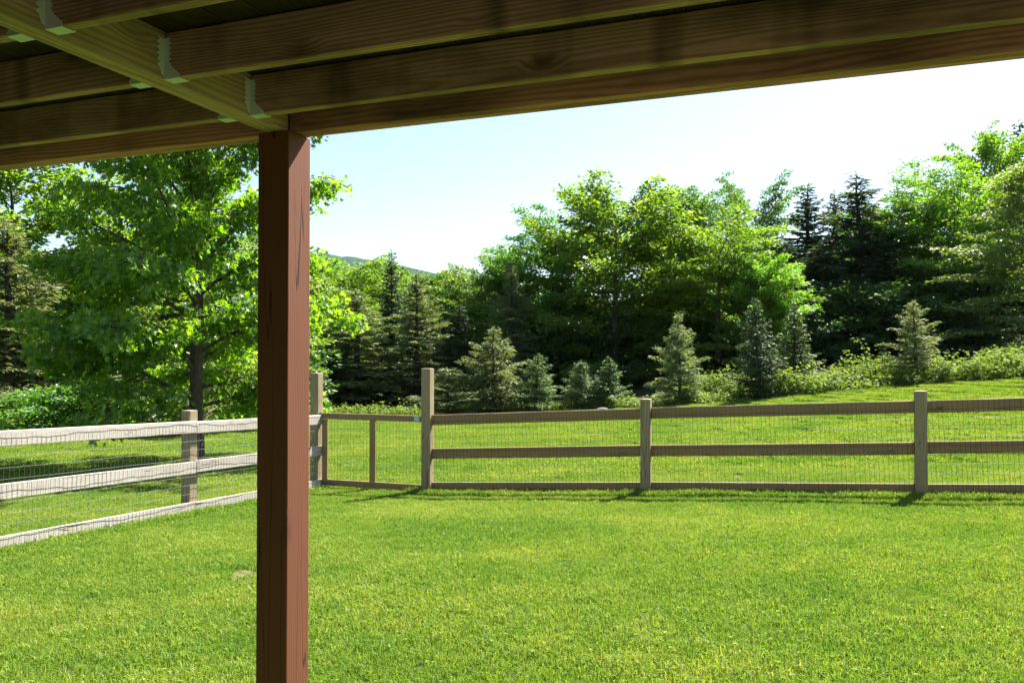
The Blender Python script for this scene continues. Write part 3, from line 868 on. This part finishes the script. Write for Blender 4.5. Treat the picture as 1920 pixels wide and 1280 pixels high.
GE = 'trees at the edge of the woods'
T_ = tree
T_('hemlock_tree', 'cI', 18, 415, 250, 19.0, 'hemlock', 'grey-green hemlock with a thin dark trunk at the left edge, behind the white fence', group=GE)
T_('broadleaf_tree', 'bA', 20, 190, 400, 25, 'leafA', 'bright leafy tree rising above the hemlock at the left edge under the deck beam', group=GE)
T_('broadleaf_tree', 'bC', 215, 425, 250, 24, 'leafA', 'leafy tree behind the maple, just right of the left-edge hemlock', group=GE)
T_('broadleaf_tree', 'bB', 330, 360, 260, 29, 'leafB', 'leafy tree hidden behind the crown of the garden maple', group=GE)
T_('broadleaf_tree', 'bA', 500, 440, 240, 27, 'leafA', 'leafy tree between the garden maple and the red post', group=GE)
T_('shrub', 'sh', 110, 722, 200, 19.5, 'leafB', 'green shrub behind the white fence beside the hemlock trunk', 'shrub')
T_('shrub', 'cW', 285, 640, 210, 20.5, 'hemlock', 'pale grey-green low hemlock bush left of the maple trunk', 'shrub')
T_('shrub', 'sh', 200, 670, 170, 20, 'leafB', 'dark green shrub behind the white fence, left of the pale hemlock bush', 'shrub')
T_('shrub', 'sh', 450, 660, 170, 23.0, 'leafA', 'sunlit green shrub right of the maple trunk, above the white fence', 'shrub')
T_('broadleaf_tree', 'bB', 632, 474, 200, 37, 'leafY', 'light green leafy tree just right of the red post, below the distant hill', group=GE)
T_('hemlock_tree', 'cI', 672, 545, 165, 30.5, 'hemlock', 'hemlock with a visible dark trunk above the gate', group=GE)
T_('hemlock_tree', 'cH', 615, 610, 130, 31, 'hemlock', 'dim hemlock tucked against the right side of the red post', group=GE)
T_('spruce_tree', 'cS', 732, 475, 95, 35, 'spruce', 'dark pointed spruce rising against the distant hill above the gate', group=GE)
T_('hemlock_tree', 'cH', 778, 512, 165, 31, 'hemlock', 'pale feathery hemlock directly behind the right gate post', group=GE)
T_('broadleaf_tree', 'bC', 822, 512, 120, 48, 'leafB', 'small far tree on the skyline between the dark spruce and the tiny spruce', group=GE)
T_('spruce_tree', 'cS', 846, 499, 52, 60, 'spruce', 'tiny far spruce alone on the skyline at the foot of the hill', group=GE)
T_('hemlock_tree', 'cH', 858, 575, 135, 32, 'spruce', 'dark green conifer right of the pale hemlock behind the gate post', group=GE)
T_('broadleaf_tree', 'bA', 878, 500, 170, 40, 'leafA', 'rounded light green tree at the low point of the skyline', group=GE)
T_('broadleaf_tree', 'bC', 935, 462, 120, 38, 'leafA', 'slim light green tree on the skyline left of the tall maples', group=GE)
T_('hemlock_tree', 'cI', 962, 500, 120, 33, 'hemlock', 'tall grey hemlock in front of the tall maples, left of them', group=GE)
T_('broadleaf_tree', 'bD', 1035, 388, 200, 37, 'leafB', 'dark green leafy tree, left shoulder of the tall maple group', group=GE)
T_('broadleaf_tree', 'bF', 1155, 336, 290, 35, 'leafA', 'tallest broad yellow-green tree in the middle of the tree line', group=GE)
T_('broadleaf_tree', 'bC', 1285, 347, 170, 42, 'leafB', 'narrow tree peeking up right of the tallest yellow-green tree', group=GE)
T_('broadleaf_tree', 'bB', 1345, 400, 280, 33.5, 'leafY', 'bright yellow-green tree behind the small pointed hemlock, right of the tallest tree', group=GE)
T_('broadleaf_tree', 'bD', 1402, 326, 170, 46, 'leafB', 'dark crown rising behind the bright yellow-green tree', group=GE)
T_('broadleaf_tree', 'bF', 1435, 478, 150, 31.5, 'leafY', 'low layered yellow-green tree behind the dark narrow fir', group=GE)
T_('spruce_tree', 'cS', 1520, 352, 180, 40, 'spruce', 'leftmost of the three dark spires at the right of the tree line', group=GE)
T_('spruce_tree', 'cS', 1566, 364, 125, 45, 'spruce', 'middle and thinnest of the three dark spires on the skyline', group=GE)
T_('hemlock_tree', 'cH', 1612, 332, 280, 38, 'spruce', 'broadest and tallest of the three dark spires on the skyline', group=GE)
T_('hemlock_tree', 'cH', 1545, 460, 220, 36, 'spruce', 'dark conifer in deep shade below the three spires', group=GE)
T_('hemlock_tree', 'cH', 1668, 440, 190, 36.5, 'spruce', 'dark conifer right of the spires, below the green leafy tree', group=GE)
T_('hemlock_tree', 'cI', 1480, 455, 150, 37, 'spruce', 'dark conifer left of the spires beside the yellow-green tree', group=GE)
T_('broadleaf_tree', 'bA', 695, 486, 150, 42, 'leafA', 'leafy tree top between the hill and the dark spruce, above the gate', group=GE)
T_('broadleaf_tree', 'bF', 775, 503, 150, 44, 'leafB', 'leafy tree top behind the pale hemlock at the gate post', group=GE)
T_('broadleaf_tree', 'bB', 1695, 352, 200, 39, 'leafB', 'green leafy tree just right of the dark spires', group=GE)
T_('broadleaf_tree', 'bD', 1790, 300, 260, 37, 'leafY', 'tall domed yellow-green tree right of the spires', group=GE)
T_('broadleaf_tree', 'bC', 1872, 245, 180, 45, 'leafA', 'tallest wispy tree on the skyline near the right edge', group=GE)
T_('spruce_tree', 'cS', 1916, 232, 110, 47, 'spruce', 'dark conifer top at the extreme right edge of the skyline', group=GE)
T_('beech_tree', 'bE', 1945, 310, 300, 28.5, 'leafP', 'big pale tree with layered drooping branches at the right edge', group=GE)
T_('hemlock_tree', 'cH', 1832, 590, 130, 30, 'hemlock', 'half-shaded young hemlock under the layered tree at the right', group=GE)
GY = 'young conifers along the lawn edge'
T_('young_hemlock', 'cY', 925, 615, 140, 30.2, 'hemlock', 'bushy silver-green young hemlock behind the first fence bay', group=GY)
T_('young_hemlock', 'cV', 1003, 664, 105, 30, 'fir', 'small round hemlock touching the silver-green one on its right', group=GY)
T_('young_hemlock', 'cW', 1092, 678, 75, 30, 'fir', 'low yellow-tipped young conifer left of the bright little fir', group=GY)
T_('young_fir', 'cZ', 1140, 670, 80, 30.4, 'fir', 'bright green little fir left of the post in the middle of the fence', group=GY)
T_('young_hemlock', 'cY', 1275, 588, 105, 29.4, 'hemlock', 'pale pointed young hemlock just right of the middle fence post', group=GY)
T_('young_fir', 'cZ', 1425, 560, 95, 28.3, 'spruce', 'narrow dark fir standing in the brambles between two fence posts', group=GY)
T_('young_fir', 'cZ', 1490, 572, 100, 30.5, 'fir', 'paler fir leaning on the narrow dark fir from the right', group=GY)
T_('young_hemlock', 'cV', 1718, 565, 118, 28.6, 'hemlock', 'pale silver young hemlock alone in front of the dark woods at right', group=GY)
T_('young_hemlock', 'cW', 838, 690, 120, 29.6, 'hemlock', 'low spreading hemlock branches beside the right gate post', group=GY)

# woods behind, read as one mass: leaves of many trunks in one object, and shrubs below
def mass(name, spots, mat, seed, kp=.2, big=2.1):
    rg = np.random.default_rng(seed); g = Geo(); gw = Geo()
    for key, x, y, top, wd in spots:
        _, _, h0, w0, wg, lg = PRO[key]
        z0 = g1(x, y) - .05; ht = top - z0
        a = rg.uniform(0, 6.28); ca, sa = math.cos(a), math.sin(a)
        for src, dst in ((lg, g), (wg, gw)):
            v, f, r = src.arrays()
            k = wd / w0
            v2 = np.c_[(v[:, 0] * ca - v[:, 1] * sa) * k + x, (v[:, 0] * sa + v[:, 1] * ca) * k + y, v[:, 2] * (ht / h0) + z0]
            if dst is g:
                vv = v2.reshape(-1, 4, 3); keep = rg.random(len(vv)) < kp
                vv = vv[keep]; n = len(vv)
                c = vv.mean(1, keepdims=True); vv = c + (vv - c) * big
                fc = (KITE[1][None] + (np.arange(n) * 4)[:, None, None]).reshape(-1, 3)
                dst.add(vv.reshape(-1, 3), fc, np.repeat(rg.random(n), 2))
            else: dst.add(v2, f)
    o = link(name, g.mesh(name), None, M[mat]); tag(o, kind='stuff')
    ow = link('trunks', gw.mesh(name + '_trunks', True), o, M['bark']); tag(ow, kind='stuff')
    ntri[name] = sum(len(x) for x in g.f)
    return o
def Wp(px, Z): return (px - 960) / F * Z
spots = []
for px, top, Z, wpx, key in ((-60, 380, 33, 300, 'bB'), (120, 480, 36, 280, 'bA'), (420, 470, 37, 280, 'bD'), (560, 540, 47, 240, 'bA'), (720, 570, 50, 220, 'bB'), (820, 580, 51, 200, 'bA'), (900, 555, 53, 200, 'bA'),
                             (1000, 520, 52, 220, 'bD'), (1080, 430, 53, 240, 'bB'), (1230, 420, 54, 260, 'bA'), (1360, 470, 54, 240, 'bD'), (1480, 440, 53, 240, 'bB'), (1560, 480, 54, 220, 'bD'), (1640, 430, 56, 260, 'bA'), (1750, 430, 56, 250, 'bB'),
                             (1850, 420, 55, 240, 'bA'), (1980, 330, 49, 300, 'bA'), (2150, 300, 45, 320, 'bB')):
    spots.append((key, Wp(px, Z), Z, CAMZ + (HZ - top) / F * Z, wpx / F * Z))
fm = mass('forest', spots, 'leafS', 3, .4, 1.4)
tag(fm, 'shaded woods filling the gaps behind the tree line', 'forest')
spots = []
for dz, hh in ((15, (3.0, 4.5)), (24, (5.0, 7.0))):
    for i, px in enumerate(range(int(-60 + dz * 3), 2010, 84)):
        Z = float(np.interp(px, EDGE[:, 0], EDGE[:, 1])) + dz * (1 if px > 560 else .6) + random.uniform(0, 2)
        spots.append(('sh', Wp(px, Z), Z, g1(Wp(px, Z), Z) + random.uniform(*hh), random.uniform(3.4, 4.6) * (1 + dz * .02)))
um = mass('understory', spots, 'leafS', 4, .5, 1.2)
tag(um, 'shady leafy undergrowth along the foot of the woods', 'undergrowth')

# bramble bank and tall weeds at the lawn edge
def bramble(name, n_st, seed, pxr, depth, hgt, mat, label, cat, lf_size=.11):
    rg = np.random.default_rng(seed); C, D, Nn, Sz = [], [], [], []
    stems = Geo()
    for i in range(n_st):
        px = rg.uniform(*pxr); Zc = np.interp(px, EDGE[:, 0], EDGE[:, 1]) + depth[0] + (depth[1] - depth[0]) * rg.random()
        x, y = Wp(px, Zc), Zc; z0 = g1(x, y)
        cl = .55 + .45 * math.sin(px * .021 + seed) * math.sin(px * .0083 + Zc * 1.3) + rg.normal(0, .2)
        h = (hgt[0] + (hgt[1] - hgt[0]) * np.clip(cl, 0, 1) ** 1.4) * rg.uniform(.5, 1.2)
        if rg.random() < .02: h *= 1.8
        a = rg.uniform(0, 6.28); ln = rg.uniform(.1, .6) * h
        t = np.linspace(0, 1, 5); pts = np.c_[x + math.cos(a) * ln * t ** 2, y + math.sin(a) * ln * t ** 2, z0 + h * (t - .18 * t ** 3)]
        tube(stems, pts, .006 * (1 - t) + .002, 3)
        k = int(10 + 24 * h)
        s = rg.uniform(.12, 1, k)
        p = np.c_[np.interp(s, t, pts[:, 0]), np.interp(s, t, pts[:, 1]), np.interp(s, t, pts[:, 2])]
        an = rg.uniform(0, 6.28, k); o_ = np.c_[np.cos(an), np.sin(an), rg.normal(0, .3, k)]
        C.append(p + o_ * rg.uniform(.02, .16, k)[:, None]); D.append(o_ + [0, 0, -.2]); Nn.append(np.c_[rg.normal(0, .5, (k, 2)), np.ones(k)]); Sz.append(lf_size * rg.uniform(.6, 1.3, k))
    v, f, r = leaves(rg, np.concatenate(C), np.concatenate(D), np.concatenate(Nn), np.concatenate(Sz), KITE)
    o = link(name, np_mesh(name, v, f, r), None, M[mat]); tag(o, label, cat, kind='stuff')
    s = link('stems', stems.mesh(name + '_stems'), o, M['bark']); tag(s, kind='stuff')
    ntri[name] = len(f)
bramble('brambles', 1500, 5, (1270, 2050), (-.1, 3.4), (.25, 1.15), 'bramble', 'sunlit yellow-green brambles along the top of the lawn at right', 'brambles', .125)
bramble('tall_weeds', 650, 6, (610, 1290), (-.1, 1.3), (.22, .55), 'bramble', 'light green weeds along the far lawn edge behind the gate', 'weeds', .10)
bramble('fence_weeds', 420, 8, (-150, 600), (.1, 2.5), (.3, .9), 'leafA', 'green weeds at the wood edge behind the white fence', 'weeds', .10)

def rock(name, px, py, Z, sx, sy, sz, label, seed):
    rg = np.random.default_rng(seed)
    bm = bmesh.new(); bmesh.ops.create_icosphere(bm, subdivisions=3, radius=1)
    ks = rg.normal(0, 1, (7, 3)); ph_ = rg.uniform(0, 6, 7)
    for v in bm.verts:
        f = 1 + .12 * sum(math.sin(3 * v.co.dot(Vector(k)) + p) for k, p in zip(ks, ph_)) / 2
        v.co = Vector((v.co.x * sx * f, v.co.y * sy * f, max(v.co.z, -.5) * sz * f))
    o = link(name, bm_mesh(name, bm), None, M['rock'])
    p = at(px, py, Z); o.location = (p.x, p.y, g1(p.x, p.y) + sz * .12); tag(o, label, 'rock')
rock('boulder', 1130, 760, 28.9, .22, .2, .09, 'pale grey boulder at the lawn edge, left of the middle fence post', 1)
rock('boulder', 757, 772, 29.6, .2, .2, .08, 'pale stone at the lawn edge just left of the right gate post', 2)

# ------------------------------------------------------------------ grass
def grass_tile(name, S_, n, hmin, hmax, wd, seed, broad=0):
    rg = np.random.default_rng(seed)
    b = rg.uniform(-S_ / 2, S_ / 2, (n, 2)) * 1.12
    h = rg.uniform(hmin, hmax, n) * rg.uniform(.6, 1.0, n)
    a = rg.uniform(0, 6.28, n); ln = np.abs(rg.normal(.65, .5, n)) * h
    la = rg.uniform(0, 6.28, n)
    w_ = wd * rg.uniform(.6, 1.3, n)
    wx, wy = np.cos(a) * w_ / 2, np.sin(a) * w_ / 2
    lx, ly = np.cos(la) * ln, np.sin(la) * ln
    z = np.zeros(n)
    V_ = np.stack([np.c_[b[:, 0] - wx, b[:, 1] - wy, z - .01], np.c_[b[:, 0] + wx, b[:, 1] + wy, z - .01],
                   np.c_[b[:, 0] + wx * .8 + lx * .35, b[:, 1] + wy * .8 + ly * .35, h * .62], np.c_[b[:, 0] - wx * .8 + lx * .35, b[:, 1] - wy * .8 + ly * .35, h * .62],
                   np.c_[b[:, 0] + lx, b[:, 1] + ly, h * (1 - .25 * np.minimum(1, ln / h))]], 1)
    k = np.arange(n)[:, None] * 5
    T1 = np.concatenate([k + [[0, 1, 2]], k + [[0, 2, 3]], k + [[3, 2, 4]]])
    r = np.tile(rg.random(n), 3)
    g = Geo(); g.add(V_.reshape(-1, 3), T1, r)
    if broad:
        c = np.c_[rg.uniform(-S_ / 2, S_ / 2, (broad, 2)), rg.uniform(.012, .035, broad)]
        v, f, rr = leaves(rg, c, np.c_[rg.normal(0, 1, (broad, 2)), rg.normal(.2, .3, broad)], np.c_[rg.normal(0, .4, (broad, 2)), np.ones(broad)], rg.uniform(.016, .032, broad), (KITE[0] * [1, 1.25, 1], KITE[1]))
        g.add(v, f, rr * .7)
    return g.mesh(name)

def grass_material():
    q = N('grass_blades')
    geo = q.n('ShaderNodeNewGeometry'); P = geo.outputs['Position']
    at_ = q.n('ShaderNodeAttribute', attribute_name='rnd', attribute_type='GEOMETRY')
    n1 = q.noise(q.mapping(P, (.75, 1.3, 1)), .55, 4, .6); n2 = q.noise(P, 3.2, 3, .6)
    f = q.math('ADD', q.math('MULTIPLY', n1, .8), q.math('MULTIPLY', n2, .45))
    f = q.maprange(f, .40, .88)
    f = q.math('SUBTRACT', q.math('MULTIPLY_ADD', at_.outputs['Fac'], .72, q.math('MULTIPLY', f, .72)), .12)
    c = q.ramp(f, [(0.0, (0.050, 0.138, 0.018)), (.38, (0.118, 0.232, 0.028)), (.75, (0.215, 0.305, 0.042)), (1.0, (0.34, 0.36, 0.085))])
    dry = q.maprange(at_.outputs['Fac'], .955, .965)
    c = q.mix(q.math('MULTIPLY', dry, .8), c, (0.27, 0.24, 0.10))
    d = q.n('ShaderNodeBsdfDiffuse'); q.l(c, d.inputs[0])
    t = q.n('ShaderNodeBsdfTranslucent'); q.l(q.mix(1.0, c, (1.2, 1.2, .5), 'MULTIPLY'), t.inputs[0])
    m1 = q.n('ShaderNodeMixShader'); m1.inputs[0].default_value = .42
    q.l(d.outputs[0], m1.inputs[1]); q.l(t.outputs[0], m1.inputs[2])
    g = q.n('ShaderNodeBsdfGlossy'); g.inputs['Roughness'].default_value = .5
    m2 = q.n('ShaderNodeMixShader'); m2.inputs[0].default_value = .012
    q.l(m1.outputs[0], m2.inputs[1]); q.l(g.outputs[0], m2.inputs[2])
    q.l(m2.outputs[0], q.out.inputs[0]); return q.m
GM = grass_material()

def scatter(name, tiles, pts, rot, scl, label):
    """one object whose points carry grass tufts (geometry nodes)"""
    col = bpy.data.collections.new(name + '_tufts')
    for i, t in enumerate(tiles):
        t.materials.append(GM)
        o = bpy.data.objects.new('%s_tuft_%d' % (name, i), t); col.objects.link(o)
    me = bpy.data.meshes.new(name); me.vertices.add(len(pts)); me.vertices.foreach_set('co', np.asarray(pts, np.float32).ravel())
    for nm, ty, dat in (('rot', 'FLOAT', rot), ('scl', 'FLOAT', scl), ('pick', 'INT', rng.integers(0, len(tiles), len(pts)))):
        a = me.attributes.new(nm, ty, 'POINT'); a.data.foreach_set('value', np.asarray(dat, np.int32 if ty == 'INT' else np.float32))
    ob = link(name, me, None, GM)
    ng = bpy.data.node_groups.new(name + '_nodes', 'GeometryNodeTree')
    ng.interface.new_socket('Geometry', in_out='INPUT', socket_type='NodeSocketGeometry')
    ng.interface.new_socket('Geometry', in_out='OUTPUT', socket_type='NodeSocketGeometry')
    nn = ng.nodes; gi = nn.new('NodeGroupInput'); go = nn.new('NodeGroupOutput')
    ci = nn.new('GeometryNodeCollectionInfo'); ci.inputs[0].default_value = col; ci.inputs[1].default_value = True; ci.inputs[2].default_value = True
    ip = nn.new('GeometryNodeInstanceOnPoints'); ip.inputs['Pick Instance'].default_value = True
    def attr(nm, ty):
        a = nn.new('GeometryNodeInputNamedAttribute'); a.data_type = ty; a.inputs[0].default_value = nm; return a.outputs[0]
    cx = nn.new('ShaderNodeCombineXYZ'); ng.links.new(attr('rot', 'FLOAT'), cx.inputs[2])
    e2 = nn.new('FunctionNodeEulerToRotation'); ng.links.new(cx.outputs[0], e2.inputs[0])
    ng.links.new(gi.outputs[0], ip.inputs['Points']); ng.links.new(ci.outputs[0], ip.inputs['Instance'])
    ng.links.new(attr('pick', 'INT'), ip.inputs['Instance Index']); ng.links.new(e2.outputs[0], ip.inputs['Rotation'])
    ng.links.new(attr('scl', 'FLOAT'), ip.inputs['Scale'])
    ng.links.new(ip.outputs[0], go.inputs[0])
    md = ob.modifiers.new('tufts', 'NODES'); md.node_group = ng
    tag(ob, label, 'grass', kind='stuff')
    return ob

def lawn_points(step, y0, y1, half, jit=.2):
    X, Y = np.meshgrid(np.arange(-40, 40, step), np.arange(y0, y1, step))
    x = X.ravel() + rng.uniform(-jit, jit, X.size) * step; y = Y.ravel() + rng.uniform(-jit, jit, X.size) * step
    k = (np.abs(x) < half * np.maximum(y, 0) + 1.6) & (y < lawn_edge(x, y) + .3)
    return x[k], y[k]
x, y = lawn_points(.185, 1.2, 12.6, .70)
keep = np.ones(len(x), bool)
for bx_, by_, r, kp_ in BARE:
    d = np.hypot(x - bx_, (y - by_) * .8); keep &= (d > r * .8) | (rng.random(len(x)) < kp_)
x, y = x[keep], y[keep]
tiles = [grass_tile('tuft', .25, 720, .028, .070, .0050, 100 + i, broad=12 if i % 2 else 4) for i in range(5)]
sc = .85 + .35 * (np.sin(x * 1.7 + y * .6) * np.sin(y * 1.3 - x * .4)) * .5 + rng.uniform(-.12, .2, len(x))
# longer tufts left by the mower along the fence lines
ex = []
for (pa, pb), n_ in zip([(posts[i], posts[i + 1]) for i in range(3)] + [(lposts[i], lposts[i + 1]) for i in range(3)], (46, 46, 46, 40, 40, 40)):
    for _ in range(n_):
        t_ = rng.random(); q_ = pa + (pb - pa) * float(t_) + (U * float(rng.normal(.06, .05)) if pa in lposts else V * float(rng.normal(-.05, .06)))
        ex.append((q_.x, q_.y))
for p_ in posts[:3] + lposts[:3]:
    for _ in range(5): ex.append((p_.x + float(rng.normal(0, .09)), p_.y + float(rng.normal(0, .09))))
ex = np.array(ex); x = np.r_[x, ex[:, 0]]; y = np.r_[y, ex[:, 1]]; sc = np.r_[sc, rng.uniform(1.0, 1.75, len(ex))]
scatter('lawn_grass', tiles, np.c_[x, y, gz(x, y)], rng.uniform(0, 6.28, len(x)), sc, 'mown sunlit green lawn inside the fence')
n_near = len(x)
x, y = lawn_points(.58, 12.4, 32, .72, .75)
keep = np.ones(len(x), bool)
for bx_, by_, r, kp_ in BARE:
    d = np.hypot(x - bx_, (y - by_) * .8); keep &= (d > r * .8)
x, y = x[keep], y[keep]
tiles = [grass_tile('far_tuft', .95, 4200, .03, .065, .010, 120 + i) for i in range(4)]
scatter('field_grass', tiles, np.c_[x, y, gz(x, y)], rng.uniform(0, 6.28, len(x)), rng.uniform(.9, 1.2, len(x)), 'mown grass field beyond the fence, up to the trees')
print('TRIS', ntri, sum(ntri.values()), 'tufts', n_near, len(x))

# ------------------------------------------------------------------ the air
hz = link('haze', box_mesh('haze', 5600, 3200, 360, 0), None)
hz.location = (0, 1150, 360 / 2 - 7)
hm = bpy.data.materials.new('summer_haze'); hm.use_nodes = True
hm.node_tree.nodes.clear()
ho = hm.node_tree.nodes.new('ShaderNodeOutputMaterial'); hv = hm.node_tree.nodes.new('ShaderNodeVolumePrincipled')
hv.inputs['Color'].default_value = (.62, .80, 1, 1); hv.inputs['Density'].default_value = .00003; hv.inputs['Anisotropy'].default_value = .2
hm.node_tree.links.new(hv.outputs[0], ho.inputs['Volume'])
hz.data.materials.append(hm); tag(hz, kind='stuff')
